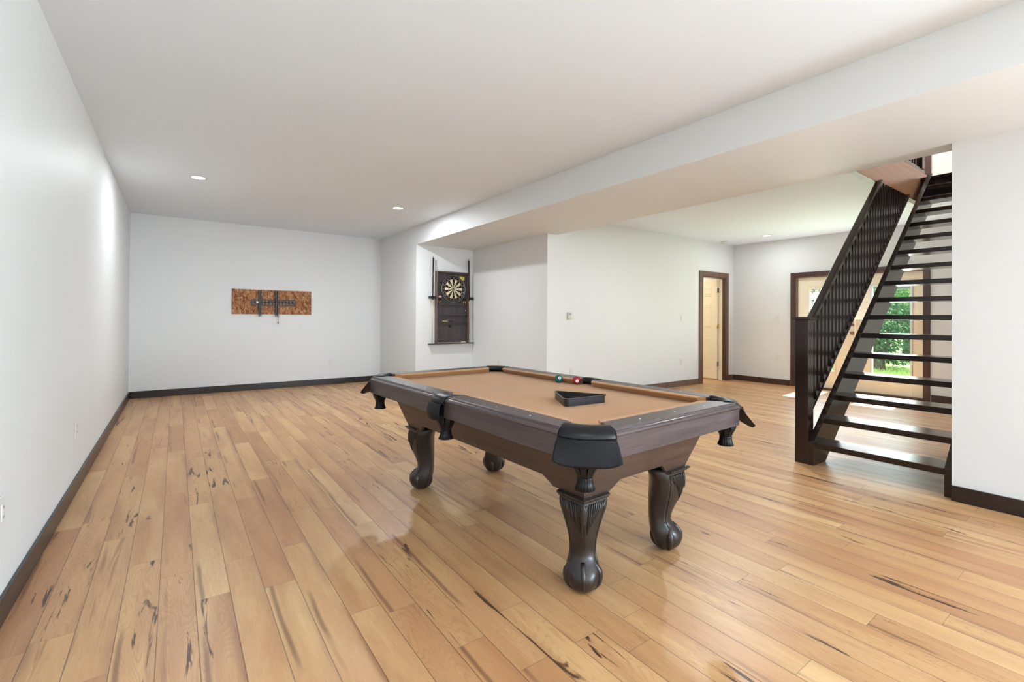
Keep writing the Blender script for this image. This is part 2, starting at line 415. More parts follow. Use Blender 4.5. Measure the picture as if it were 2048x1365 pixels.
# ceiling with stair opening X 4.442..7.5, Y .83..1.79
OX1, OY0, OY1 = 7.70, YR, 1.79
c = MB()
c.box(XL - T, XB1, YREAR - T, YB + T, ZC, ZC + .1)
c.box(XB1, XB2, YREAR - T, YB + T, ZC, ZC + .1)
c.box(XB2, XF + T, OY1 + .02, 8.0, ZC, ZC + .1)
c.box(OX1 + .03, XF + T, OY0 - T, OY1 + .02, ZC, ZC + .1)
struct(c.build('ceiling', M['ceil']))
struct(MB().box(XB1, XB2, YREAR, YN, ZB, ZC).build('ceiling_beam', M['wall']))
struct(MB().box(XL - T, XL, YREAR - T, YB + T, 0, ZC).build('wall_left', M['wall']))
struct(MB().box(XL, XB1, YB, YB + T, 0, ZC).build('wall_back', M['wall']))
struct(MB().box(XB1, XB1 + T, YN, YB, 0, ZC).build('wall_alcove_left', M['wall']))
struct(MB().box(XB1 + T, XN + .1, YN, YN + T, 0, ZC).build('wall_alcove_back', M['wall']))
struct(MB().box(XN, XN + T, YD, YN, 0, ZC).build('wall_alcove_right', M['wall']))
DX0, DX1, DZ = 8.085, 8.905, 2.04     # interior door opening
w = MB().box(XN + T, DX0, YD, YD + T, 0, ZC).box(DX1, XF, YD, YD + T, 0, ZC).box(DX0, DX1, YD, YD + T, DZ, ZC)
struct(w.build('wall_middle', M['wall']))
FY0, FY1, FZ = 2.105, 3.905, 1.995    # french door opening
w = MB().box(XF, XF + T, FY1, 8.0, 0, ZC).box(XF, XF + T, -.5, FY0, 0, ZC).box(XF, XF + T, FY0, FY1, FZ, ZC)
w.box(XF, XF + T, -.5, 8.0, ZC, ZTOP)
struct(w.build('wall_right', M['wall']))
w = MB().box(XR, XR + T, -2.0, YR, 0, ZB).box(XR, XR + T, YREAR, -5.0, 0, ZB).box(XR, XR + T, -5.0, -2.0, 0, .35).box(XR, XR + T, -5.0, -2.0, 1.95, ZB)
struct(w.build('wall_near_right', M['wall']))
fr = MB().box(XR + .04, XR + .09, -5.0, -2.0, .35, .41).box(XR + .04, XR + .09, -5.0, -2.0, 1.89, 1.95)
for y in (-5.0, -3.53, -2.06): fr.box(XR + .04, XR + .09, y, y + .06, .41, 1.89)
f = struct(fr.build('added_window_1', M['plastic'])); MB().box(XR + .06, XR + .066, -4.96, -2.04, .4, 1.9).build('pane', M['glass'], f)  # unseen window behind the camera, added to let in fill light
struct(MB().box(XR + T, XF, YR - T, YR, 0, ZC).build('wall_stair', M['wall']))
w = MB().box(XL, .7, YREAR - T, YREAR, 0, ZC).box(3.3, XR, YREAR - T, YREAR, 0, ZC).box(.7, 3.3, YREAR - T, YREAR, 0, .55).box(.7, 3.3, YREAR - T, YREAR, 2.25, ZC)
struct(w.build('wall_rear', M['wall']))
fr = MB().box(.7, 3.3, YREAR - .09, YREAR - .04, .55, .61).box(.7, 3.3, YREAR - .09, YREAR - .04, 2.19, 2.25)
for x in (.7, 1.97, 3.24): fr.box(x, x + .06, YREAR - .09, YREAR - .04, .61, 2.19)
f = struct(fr.build('added_window_2', M['plastic'])); MB().box(.74, 3.26, YREAR - .07, YREAR - .064, .6, 2.2).build('pane', M['glass'], f)  # second added window, out of view, supplies light from the rear
# upper storey seen through the stair opening
w = MB().box(XB2 - 1.5, XF + T, 5.2, 5.3, ZU, ZTOP).box(XB2 - 1.6, XB2 - 1.5, -.5, 5.3, ZU, ZTOP).box(XB2 - 1.5, XF, -.6, -.5, ZC, ZTOP)
struct(w.build('wall_upper', M['wall']))
struct(MB().box(XB2 - 1.6, XF + T, -.6, 5.3, ZTOP, ZTOP + .1).build('ceiling.001', M['ceil']))
u = MB().box(XB2 - 1.5, XF, OY1 + .03, 5.2, ZC + .1, ZU).box(OX1 + .04, XF, -.5, OY1 + .03, ZC + .1, ZU).box(XB2 - 1.5, OX1 + .04, -.5, OY0 - .02, ZC + .1, ZU).box(XB2 - 1.5, XB2, OY0 - .02, OY1 + .03, ZC + .1, ZU)
struct(u.build('floor.001', M['floor']))
# upstairs door casing on the right wall
cz = MB().box(XF - .02, XF, 2.02, 2.105, ZU, ZU + 2.1).box(XF - .02, XF, 3.905, 3.99, ZU, ZU + 2.1).box(XF - .02, XF, 2.02, 3.99, ZU + 2.1, ZU + 2.2)
struct(cz.build('trim_1', M['casedark']))
# side room behind the interior door
w = MB().box(7.2, 7.3, YD + T, 8.0, 0, ZC).box(7.2, XF, 7.9, 8.0, 0, ZC)
struct(w.build('wall_side_room', M['cream']))

# baseboards
BH = .103; BT = .016
def bb(name, *boxes, mat='base'):
    m = MB()
    for (x0, x1, y0, y1) in boxes: m.box(x0, x1, y0, y1, 0.0, BH)
    return struct(m.build(name, M[mat], bevel=.004))
bb('baseboard_left', (XL, XL + BT, YREAR, YB))
bb('baseboard_back', (XL + BT, XB1 - BT, YB - BT, YB), mat='basex')
bb('baseboard_alcove', (XB1 - BT, XB1, YN - BT, YB - BT), (XB1, XN, YN - BT, YN), (XN - BT, XN, YD - BT, YN - BT))
bb('baseboard_middle', (XN, 7.985, YD - BT, YD), (9.0, XF - BT, YD - BT, YD), mat='case')
bb('baseboard_right', (XF - BT, XF, 3.995, YD), (XF - BT, XF, YR, 2.015), mat='casedark')
bb('baseboard_near_right', (XR - BT, XR, YREAR, YR + .0))
bb('baseboard_stair', (XR + T, XF - BT, YR, YR + BT), mat='basex')

# ------------------------------------------------------------------ interior door
CW = .095
d1 = MB().box(DX0 - CW, DX0, YD - .02, YD, 0, DZ + CW).box(DX1, DX1 + CW, YD - .02, YD, 0, DZ + CW).box(DX0, DX1, YD - .02, YD, DZ, DZ + CW)
d1 = struct(d1.build('trim_2', M['case'], bevel=.003))
jb = MB().box(DX1 - .018, DX1, YD - .02, YD + .055, 0, DZ).box(DX0, DX0 + .018, YD - .02, YD + .055, 0, DZ).box(DX0, DX1, YD - .02, YD + .055, DZ - .018, DZ)
jb.build('jamb', M['casedark'], d1)
jb = MB().box(DX1 - .018, DX1, YD + .055, YD + T + .02, 0, DZ).box(DX0, DX0 + .018, YD + .055, YD + T + .02, 0, DZ).box(DX0, DX1, YD + .055, YD + T + .02, DZ - .018, DZ)
jb.build('inner_jamb', M['cream'], d1)
lx = DX1 - .055; ly = YD + T + .025
lf = MB().box(lx, lx + .035, ly, ly + .80, .012, 2.015)
door = struct(lf.build('door_1', M['cream'], bevel=.002))
for (y0, y1) in ((.11, .36), (.44, .69)):
    for (z0, z1) in ((.2, .86), (1.04, 1.56), (1.68, 1.9)):
        p = MB(); a0, a1 = ly + y0, ly + y1
        def ring(e, d): return [(lx - d, a0 + e, z0 + e), (lx - d, a1 - e, z0 + e), (lx - d, a1 - e, z1 - e), (lx - d, a0 + e, z1 - e)]
        p.loft([ring(0, .0002), ring(.010, .003), ring(.022, .0015), ring(.040, .005)], smooth=False)
        fixn(p.build('panel', M['cream'], door))
for i, z in enumerate((.32, 1.08, 1.80)):
    h = MB().tube([(lx - .004, ly - .012, z - .045), (lx - .004, ly - .012, z + .045)], .008, 8).box(lx - .002, lx + .03, ly - .022, ly - .002, z - .045, z + .045)
    h.build('hinge', M['brass'] if i == 1 else M['steel'], door)

# ------------------------------------------------------------------ french doors
t = MB().box(XF - .022, XF, FY1, FY1 + .08, 0, FZ + .08).box(XF - .022, XF, FY0 - .08, FY0, 0, FZ + .08).box(XF - .022, XF, FY0, FY1, FZ, FZ + .08)
fc = struct(t.build('trim_3', M['casedark'], bevel=.003))
t = MB().box(XF - .01, XF + T, FY1 - .02, FY1, 0, FZ).box(XF - .01, XF + T, FY0, FY0 + .004, 0, FZ).box(XF - .01, XF + T, FY0, FY1, FZ - .015, FZ)
t.build('jamb', M['case'], fc)
MB().box(XF - .02, XF + T + .04, FY0, FY1, 0.0, .028).build('threshold', M['casedark'], fc)
mid = 3.0
def leaf(idx, y0, y1, g0, g1):
    x0, x1 = XF + .045, XF + .09
    GZ0, GZ1 = .335, 1.765
    b = MB().box(x0, x1, y0, g0 - .035, .03, FZ - .018).box(x0, x1, g1 + .035, y1, .03, FZ - .018).box(x0, x1, g0 - .035, g1 + .035, .03, GZ0 - .035).box(x0, x1, g0 - .035, g1 + .035, GZ1 + .035, FZ - .018)
    d = struct(b.build('door_%d' % idx, M['cream'], bevel=.003))
    f = MB(); e = .035; xx = x0 - .012
    f.box(xx, x1 + .01, g0 - e, g0, GZ0 - e, GZ1 + e).box(xx, x1 + .01, g1, g1 + e, GZ0 - e, GZ1 + e).box(xx, x1 + .01, g0, g1, GZ0 - e, GZ0).box(xx, x1 + .01, g0, g1, GZ1, GZ1 + e)
    f.build('glazing_frame', M['plastic'] if idx == 3 else M['cream'], d, bevel=.004)
    MB().box(x0 + .02, x0 + .026, g0, g1, GZ0, GZ1).build('pane', M['glass'], d)
    st = MB()
    for k in range(5): st.box(x0 + .028, x0 + .04, g0 + .004, g1 - .004, GZ1 - .012 * (k + 1) + .002, GZ1 - .012 * k)
    st.build('raised_blind', M['rubber'], d)
    return d
dl = leaf(2, mid + .003, FY1 - .022, 3.31, 3.685)
dr = leaf(3, FY0 + .006, mid - .003, 2.275, 2.76)
k = MB().lathe([(.026, 0), (.026, .008), (.01, .012), (.01, .035), (.022, .042), (.027, .055), (.024, .068), (.01, .074)], axis='X', n=20)
k.xform(Matrix.Translation((XF + .045, 3.03, 1.0)) @ Matrix.Scale(-1, 4, (1, 0, 0)))
fixn(k.build('door_knob', M['copper'], dl))
k = MB().lathe([(.024, 0), (.024, .01), (.012, .014), (.01, .022)], axis='X', n=20)
k.xform(Matrix.Translation((XF + .045, 3.03, 1.14)) @ Matrix.Scale(-1, 4, (1, 0, 0)))
fixn(k.build('deadbolt', M['copper'], dl))

# ------------------------------------------------------------------ outside: lawn and trees
gl = MB().box(XF + T + .001, 40, -14, 26, -.22, -.06)
tag(gl.build('lawn', M['lawn']), 'sunlit green lawn beyond the french doors', 'lawn', kind='stuff')
bl = MB()
for i in range(9000):
    x = XF + .6 + random.random() * 5.5; y = 1.2 + random.random() * 7; h = .04 + random.random() * .07; a = random.random() * 6.28
    dx, dy = .006 * math.cos(a), .006 * math.sin(a); lx_, ly_ = random.uniform(-.03, .03), random.uniform(-.03, .03)
    bl.add([(x - dx, y - dy, -.062), (x + dx, y + dy, -.062), (x + lx_, y + ly_, -.062 + h)], [(0, 1, 2)])
tag(bl.build('grass', M['grass']), 'blades of bright grass just outside the french doors', 'grass', kind='stuff')
def tree(name, label, cat, x, y, r, h0, h1, n, leaf, size, trunk=True):
    e = empty(name, (x, y, -.06), 0, label, cat, 'trees and shrubs beyond the lawn')
    m = MB()
    lobes = [(random.uniform(-.55, .55) * r, random.uniform(-.55, .55) * r, random.uniform(h0 + .2 * (h1 - h0), h1 - .15 * (h1 - h0)), r * random.uniform(.45, .75)) for _ in range(9)]
    lobes.append((0, 0, (h0 + h1) / 2, r * .8))
    for i in range(n):
        lo = random.choice(lobes)
        v = Vector((random.gauss(0, 1), random.gauss(0, 1), random.gauss(0, 1))).normalized() * lo[3] * random.uniform(.6, 1.05)
        p = Vector((lo[0], lo[1], lo[2])) + v
        if p.z < h0: p.z = h0 + random.random() * .3
        s_ = size * random.uniform(.6, 1.3)
        a = Vector((random.gauss(0, 1), random.gauss(0, 1), random.gauss(0, 1))).normalized(); b = a.orthogonal().normalized(); c2 = a.cross(b)
        m.add([p - b * s_, p - c2 * s_ * .45 , p + b * s_ - a * s_ * .15, p + c2 * s_ * .45], [(0, 1, 2, 3)])
    m.build('foliage', leaf, e)
    if trunk:
        t_ = MB().tube([(0, 0, 0), (.03, .02, h0 * .6 + .2), (-.02, .05, (h0 + h1) / 2), (0, 0, h1 * .85)], [.14, .11, .08, .03], 10)
        for q in lobes[:5]: t_.tube([(0, 0, h0 + .2), (q[0] * .6, q[1] * .6, (h0 + q[2]) / 2 + .2), (q[0], q[1], q[2])], [.06, .04, .015], 6)
        t_.build('trunk', M['bark'], e)
    return e
specs = [
 ('maple_tree', 'tall light green leafy tree seen high in the right door pane', 'tree', 17.0, 4.9, 1.7, 1.3, 3.7, 9000, M['leafA'], .065),
 ('maple_tree', 'tall light green leafy tree seen through the left door pane', 'tree', 16.6, 8.6, 1.7, 1.2, 3.7, 8000, M['leafA'], .065),
 ('maple_tree', 'broad light green tree right of the others beyond the lawn', 'tree', 17.2, 1.3, 1.7, 1.2, 3.6, 6000, M['leafA'], .065),
 ('shrub', 'dark blue-green shrub at the lawn edge, low in the right door pane', 'shrub', 14.9, 4.3, 1.2, .12, 1.9, 9000, M['leafB'], .045),
 ('shrub', 'dark shrub at the lawn edge behind the stair balusters', 'shrub', 14.6, 6.2, 1.2, .12, 1.9, 8000, M['leafB'], .045),
 ('shrub', 'dark shrub at the lawn edge behind the door knob', 'shrub', 14.5, 8.1, 1.2, .12, 1.9, 7000, M['leafB'], .045),
 ('shrub', 'dark shrub at the lawn edge, rightmost of the four', 'shrub', 15.3, 2.3, 1.2, .12, 1.9, 5000, M['leafB'], .045),
 ('evergreen_tree', 'dark bushy tree standing behind the light green trees', 'tree', 22.0, 5.5, 2.6, .4, 4.6, 8000, M['leafB'], .12),
 ('evergreen_tree', 'second dark bushy tree, farther left behind the light green trees', 'tree', 21.5, 11.5, 2.6, .4, 4.6, 7000, M['leafB'], .12),
]
for s_ in specs: tree(*s_)

# ------------------------------------------------------------------ staircase
RUN, RISE = .212, .1786; TX0, TZ0 = 4.30, .192; SY0, SY1 = .875, 1.681; NT_ = 16
st = empty('staircase', (TX0, 1.78, 0), 0, 'dark espresso open-riser staircase with slatted railing rising to the upper floor', 'staircase')
def S(mb, name, mat, par=None, bevel=0.):   # build a stair part with world coordinates
    m = mb.xform(Matrix.Translation((-TX0, -1.78, 0)))
    return m.build(name, mat, par or st, bevel=bevel)
for i in range(NT_):
    x = TX0 + RUN * i; z = TZ0 + RISE * i
    S(MB().box(x, x + .262, SY0, SY1, z - .045, z), 'tread', M['espresso'], bevel=.004)
ENDX = OX1 + .015
sl = RISE / RUN
def stringer(y0, y1):
    zt = TZ0 + .003; k1 = (ENDX - TX0) * .8425
    poly = [(TX0, 0), (4.53, 0), (ENDX, .0 + (ENDX - 4.53) * .8425), (ENDX, zt + k1), (TX0, zt)]
    S(MB().prism(poly, 'Y', y0, y1), 'stringer', M['espressox'], bevel=.003)
stringer(SY1, 1.727); stringer(.832, SY0)
nw = S(MB().box(TX0, TX0 + .105, 1.727, 1.83, 0, 1.211), 'newel_post', M['espressoz'], bevel=.003)
S(MB().box(TX0 - .02, TX0 + .13, 1.705, 1.852, 1.211, 1.236), 'newel_cap', M['espresso'], nw, bevel=.004)
# guard rails in plane Y ~1.78
def along(x): return (x - 4.405)
BR0 = (4.405, .205 + .0); 
bz = lambda x: .372 + (x - 4.405) * .855      # bottom rail underside
tz = lambda x: 1.115 + (x - 4.405) * .885     # hand rail underside
xe = 6.92
S(MB().prism([(4.405, bz(4.405)), (xe + .2, bz(xe + .2)), (xe + .2, bz(xe + .2) + .04), (4.405, bz(4.405) + .04)], 'Y', 1.757, 1.80), 'bottom_rail', M['espressox'], bevel=.002)
xh = 4.405 + (ZC - tz(4.405) - .07) / .885 + .02
hr = [(4.36, tz(4.36)), (xh + .07, tz(xh + .07)), (xh, tz(xh) + .07), (4.33, tz(4.33) + .07)]
S(MB().prism(hr, 'Y', 1.748, 1.812), 'handrail', M['espressox'], bevel=.012)
nb = 0; x = 4.452
while x < 7.06:
    top = min(tz(x) + .004, ZC - .002)
    S(MB().box(x, x + .033, 1.769, 1.787, bz(x) + .02, top), 'baluster', M['espressoz'])
    x += .079; nb += 1
# header panel closing the side of the stair opening, and landing riser
hp = MB().box(XB2, OX1 + .36, OY1, OY1 + .03, ZC - .002, ZU + .085)
struct(hp.build('trim_4', M['fascia']))
struct(MB().box(XB2, OX1 + .03, OY1, OY1 + .065, ZC - .006, ZC).build('trim_5', wood('fascia_soffit_sheen', srgb(128, 118, 92), srgb(146, 134, 106), .35, 'X')))  # khaki puts the reflected light on this dark wood strip into its colour
ld = MB().box(OX1, OX1 + .04, YR, OY1, ZC - .02, ZU - .04).box(OX1 - .02, OX1 + .04, YR, OY1, ZU - .04, ZU)
struct(ld.build('trim_6', M['espresso'], bevel=.003))
# upstairs guard rail on the edge of the opening
g = empty('landing_railing', (XB2, OY1 + .05, ZU + .085), 0, 'dark upstairs railing seen through the ceiling opening above the stairs', 'railing')
def G(mb, n_, m_): mb.xform(Matrix.Translation((-XB2, -OY1 - .05, -ZU - .085))); return mb.build(n_, m_, g, bevel=.002)
G(MB().box(XB2 + .05, 7.86, OY1, OY1 + .06, ZU + .086, ZU + .13), 'base_rail', M['espressox'])
G(MB().box(XB2 + .05, 7.80, OY1, OY1 + .06, ZU + 1.0, ZU + 1.05), 'handrail', M['espressox'])
G(MB().box(7.70, 7.80, OY1 - .015, OY1 + .085, ZU + .13, ZU + 1.12), 'newel_post', M['espressoz'])
x = XB2 + .2
while x < 7.65:
    G(MB().box(x, x + .034, OY1 + .015, OY1 + .045, ZU + .13, ZU + 1.0), 'baluster', M['espressoz']); x += .1

# ------------------------------------------------------------------ pool table
C0 = (1.768, 2.299); TH = math.radians(2.2)
tb = empty('pool_table', (C0[0], C0[1], 0), TH, 'dark brown pool table with camel cloth, leather pockets and claw feet', 'pool table')
ZR = .795; ZBED = .754
# bed cloth with the pocket corners cut off
bedpoly = [(-.60, -.90), (-.56, -.98), (-.50, -1.04), (-.40, -1.07), (.40, -1.07), (.50, -1.04), (.56, -.98), (.60, -.90), (.60, .90), (.56, .98), (.50, 1.04), (.40, 1.07), (-.40, 1.07), (-.50, 1.04), (-.56, .98), (-.60, .90)]
inner = [(-.545, -.90), (-.52, -.955), (-.475, -1.0), (-.42, -1.03)]
def sym(q): 
    r = list(q); r += [(-x, y) for x, y in q[::-1]]; r += [(-x, -y) for x, y in q]; r += [(x, -y) for x, y in q[::-1]]; return r
bp = [(-.545, -.88), (-.523, -.945), (-.478, -.985), (-.41, -1.005)]
bedp = sym(bp)
bedp = [(x, y) for x, y in bedp]
# order: lower-left, lower-right, upper-right, upper-left
MB().prism(bedp, 'Z', ZBED - .03, ZBED).build('bed_cloth', M['cloth'], tb)
# side pocket holes read as dark wells in the bed cloth between the cushion ends

def rail_profile(sgn):
    # (outward distance from inner wood line, z); closed polygon
    return [(0, .70), (0, ZR), (.098, ZR), (.104, ZR - .003), (.106, ZR - .009), (.113, ZR - .011), (.119, ZR - .016), (.1215, ZR - .023), (.118, ZR - .03), (.118, .685), (.09, .685), (.09, .70)]
XI, YI = .515, .981
def rail(axis, side, a, b, sights):
    XI = .493 if axis == 'Y' and side > 0 else .515
    P = rail_profile(1); m = MB()
    if axis == 'Y':   # long rails, run along Y at x = side*XI
        m.loft([[(side * (XI + p), q_ + (math.copysign(.041, q_) * p / .118 if abs(q_) > .5 else 0), z) for p, z in P] for q_ in (a, b)], smooth=False)
        o = fixn(m.build('rail', M['railwood'], tb, bevel=.0015))
        for q in sights:
            s_ = MB().lathe([(.0045, 0), (.0045, .0012)], (side * (XI + .06), q, ZR - .0004), 12); s_.build('sight', M['pearl'], o)
        cu = MB(); N = .043; w1, w2 = .03, .03
        def ring(t, y): return [(side * (XI - .0), y, ZBED), (side * (XI - N + .038), y, ZBED), (side * (XI - N), y, ZR - .008), (side * (XI - N + .004), y, ZR - .002), (side * XI, y, ZR - .001)]
        rings = []
        e = .03
        R0 = ring(0, a); R1 = ring(0, b)
        def shift(R, d): return [(x, y + d * (1 if i in (1, 2, 3) else 0), z) for i, (x, y, z) in enumerate(R)]
        rings = [shift(R0, e), shift(R1, -e)]
        fixn(cu.loft(rings, smooth=False).build('cushion', M['cloth'], tb, bevel=.003))
    else:
        m.loft([[(q_ + math.copysign(.047, q_) * p / .118, side * (YI + p), z) for p, z in P] for q_ in (a, b)], smooth=False)
        o = fixn(m.build('rail', M['railwoodx'], tb, bevel=.0015))
        for q in sights:
            s_ = MB().lathe([(.0045, 0), (.0045, .0012)], (q, side * 1.032, ZR - .0004), 12); s_.build('sight', M['pearl'], o)
        cu = MB(); N = .043; e = .03
        def ring(x): return [(x, side * YI, ZBED), (x, side * (YI - N + .038), ZBED), (x, side * (YI - N), ZR - .008), (x, side * (YI - N + .004), ZR - .002), (x, side * YI, ZR - .001)]
        R0, R1 = ring(a), ring(b)
        R0 = [(x + (e if i in (1, 2, 3) else 0), y, z) for i, (x, y, z) in enumerate(R0)]; R1 = [(x - (e if i in (1, 2, 3) else 0), y, z) for i, (x, y, z) in enumerate(R1)]
        fixn(cu.loft([R0, R1], smooth=False).build('cushion', M['cloth'], tb, bevel=.003))
SPK = .055
for s_ in (-1, 1):
    rail('Y', s_, -.902, -SPK - .035, (-.716, -.476, -.238)); rail('Y', s_, SPK - .035, .89, (.238, .476, .716))
    rail('X', s_, -.430, .408, (-.248, 0, .248))
# apron corner blocks behind the pockets (closed corner under the irons)
for sx in (-1, 1):
    for sy in (-1, 1):
        q = [(XI + .03, .91), (.60, .95), (.575, 1.0), (.54, 1.04), (.49, 1.065), (.44, YI + .04), (.44, YI + .02), (.50, YI + .015), (.535, .96), (XI + .02, .91)]
        fixn(MB().prism([(sx * x - (.022 if sx > 0 else 0), sy * y) for x, y in q], 'Z', .70, .757).build('corner_block', M['leather'], tb))
# cabinet body: lofted flare with shaped lower edge
def sidepanel(axis, side):
    f = lambda z: .382 + (z - .435) * .373
    g_ = lambda z: .848 + (z - .435) * .33
    zt, zb, zm = .70, .437, .480
    th = .022
    if axis == 'Y':
        prof = lambda y, z, i: (side * (f(z) - (th if i else 0)), y, z)
        e = lambda z: g_(z)
        c1, c2 = .655, .60
    else:
        prof = lambda x, z, i: (x, side * (g_(z) - (th if i else 0)), z)
        e = lambda z: f(z)
        c1, c2 = .215, .16
    out = [(-e(zt), zt), (-e(zb), zb), (-c1, zb), (-c2, zm), (c2, zm), (c1, zb), (e(zb), zb), (e(zt), zt)]
    n = len(out); m = MB(); vs = [prof(a, z, 0) for a, z in out] + [prof(a * (1 - (.02 / e(z) if abs(a) > c1 + .001 else 0)), z, 1) for a, z in out]
    fs = [tuple(range(n)), tuple(range(2 * n - 1, n - 1, -1))] + [(i, (i + 1) % n, n + (i + 1) % n, n + i) for i in range(n)]
    m.add(vs, fs); return fixn(m.build('cabinet_side', M['cab'] if axis == 'Y' else M['cabx'], tb, bevel=.002))
for s_ in (-1, 1): sidepanel('Y', s_); sidepanel('X', s_)
MB().box(-.45, .45, -.9, .9, .685, .72).build('slate_support', M['cab'], tb)

# legs -------------------------------------------------------------
def leg_section(z):
    # (e_front, e_back, half width, e of max width, exponent); e measured inward from the cap corner (negative = inward)
    K = [(0.0, -.085, -.13, .022, -.105, 2.0), (.012, -.058, -.155, .048, -.108, 2.0), (.03, -.038, -.168, .062, -.108, 2.0), (.055, -.026, -.176, .071, -.108, 2.0),
         (.08, -.024, -.184, .073, -.108, 2.0), (.104, -.040, -.189, .074, -.115, 1.9), (.13, -.068, -.192, .065, -.128, 1.8), (.155, -.084, -.194, .060, -.135, 1.7), (.18, -.081, -.195, .059, -.136, 1.6),
         (.207, -.071, -.196, .061, -.132, 1.5), (.235, -.056, -.196, .065, -.128, 1.4), (.263, -.042, -.195, .071, -.124, 1.3), (.30, -.027, -.193, .081, -.118, 1.2), (.343, -.016, -.190, .094, -.113, 1.1), (.375, -.013, -.192, .104, -.112, 1.05), (.40, -.013, -.202, .106, -.116, 1.0), (.425, -.018, -.222, .103, -.118, 1.0), (.44, -.03, -.228, .098, -.12, 1.0)]
    for a, b in zip(K, K[1:]):
        if z <= b[0]:
            t = (z - a[0]) / (b[0] - a[0]); return [a[i] + (b[i] - a[i]) * t for i in range(1, 6)]
    return list(K[-1][1:])
def leg_pt(z, u):
    """u in -1..1 across the front; returns e, s on front surface"""
    ef, eb, w, ew, n = leg_section(z); s_ = u * w
    return ew + (ef - ew) * (max(0., 1 - abs(u) ** n)) ** (1 / n), s_
def make_leg(par, name='leg'):
    m = MB(); N = 14; rings = []
    zs = [0, .006, .012, .02, .03, .045, .06, .075, .09, .105, .12, .14, .16, .19, .22, .25, .28, .31, .34, .36, .38, .40, .418, .436]
    for z in zs:
        ef, eb, w, ew, n = leg_section(z); ring = []
        for j in range(-N, N + 1):
            u = math.sin(j / N * math.pi / 2); e, s_ = leg_pt(z, u); ring.append((e, s_, z))
        for j in range(N - 1, -N, -1):
            u = math.sin(j / N * math.pi / 2); q = 3.2
            e = ew + (eb - ew) * (1 - abs(u) ** q) ** (1 / q); ring.append((e, u * w, z))
        rings.append(ring)
    m.loft(rings)
    L_ = fixn(m.build(name, M['leg'], par))
    # carved fan of ribs at the knee
    fan = MB(); gv = MB()
    def strip(mb, ua, ub, zt, zb, rad, off):
        pts = []; rs = []
        for i in range(11):
            t = i / 10; z = zt + (zb - zt) * t; u = ua + (ub - ua) * t
            e, s_ = leg_pt(z, max(-.97, min(.97, u))); pts.append((e + off, s_, z)); rs.append(rad * (1 if t < .75 else 1 - (t - .75) * 3.2))
        mb.tube(pts, rs, 8)
    for sgn in (-1, 1):
        for k_ in range(4):
            strip(gv, sgn * (.24 + .19 * k_), sgn * (.20 + .17 * k_), .404, .268 + .030 * k_, .0046, .0005)
        for k_ in range(4):
            strip(fan, sgn * (.335 + .19 * k_), sgn * (.285 + .17 * k_), .404, .285 + .030 * k_, .0056, .0)
        pts = []
        for i in range(18):
            z = .39 - .265 * i / 17; e, s_ = leg_pt(z, sgn * .90); pts.append((e, s_, z))
        fan.tube(pts, .0042, 8)
    strip(fan, .10, .06, .404, .25, .0045, 0.); strip(fan, -.10, -.06, .404, .25, .0045, 0.)
    fan.build('carved_fan', M['leg'], L_); gv.build('carved_groove_shade', M['legdark'], L_)
    ov = MB(); ov.sphere((-.0155, 0, .362), 1, 16, (.006, .013, .042)); fixn(ov.build('cartouche', M['leg'], L_))
    # claws over the ball
    def claw(dirx, diry, reach, r0, top=.15):
        bc = Vector((-.108, 0, .062)); d = Vector((dirx, diry, 0)).normalized(); pts = []; rs = []
        for i in range(10):
            t = i / 9; a = math.radians(62 - 128 * t); R = reach + .004 * math.sin(t * math.pi)
            pts.append(bc + d * R * math.cos(a) + Vector((0, 0, (.078 if a > 0 else .06) * math.sin(a)))); rs.append(r0 * (1.0 - .25 * t) * (1 + .35 * math.sin(max(0, min(1, (t - .2) / .3)) * math.pi)) if t < .95 else .002)
        return pts, rs
    for dx, dy, R, r0 in ((1, 0, .071, .011), (.12, 1, .070, .015), (.12, -1, .070, .015), (-1, 0, .066, .012)):
        p, r = claw(dx, dy, R, r0); MB().tube(p, r, 10).build('claw', M['leg'], L_)
    # moulded cap, an L of two arms meeting at the corner; built in the diagonal frame
    cp = MB(); r2 = math.sqrt(.5)
    prof = [(-.012, .418), (.004, .422), (.010, .428), (.010, .434), (.003, .438), (-.022, .440), (-.022, .418)]
    def arm(sg):
        rings = []
        for q, miter in ((0, 1), (.158, 0)):
            ring = []
            for o_, z in prof:
                # along arm q inward; outward o_
                ax = -q + (o_ if miter else 0)
                a = ax; b = o_
                e = (a + b) * r2; s2 = sg * (b - a) * r2 * -1
                ring.append((e - .0, s2, z))
            rings.append(ring)
        cp.loft(rings, smooth=False)
    arm(1); arm(-1)
    pl = [(0, 0), (-.112 * 1.0, .112), (-.17, .085), (-.20, 0), (-.17, -.085), (-.112, -.112)]
    cp.prism(pl, 'Z', .416, .4365)
    fixn(cp.build('leg_cap', M['leg'], L_, bevel=.001))
    return L_
leg0 = make_leg(tb)
for i, (sx, sy) in enumerate(((-1, -1), (1, -1), (1, 1), (-1, 1))):
    L_ = leg0 if i == 0 else copy_tree(leg0, tb)
    L_.location = (sx * .392, sy * .856, 0); L_.rotation_euler = (0, 0, math.atan2(sy, sx))

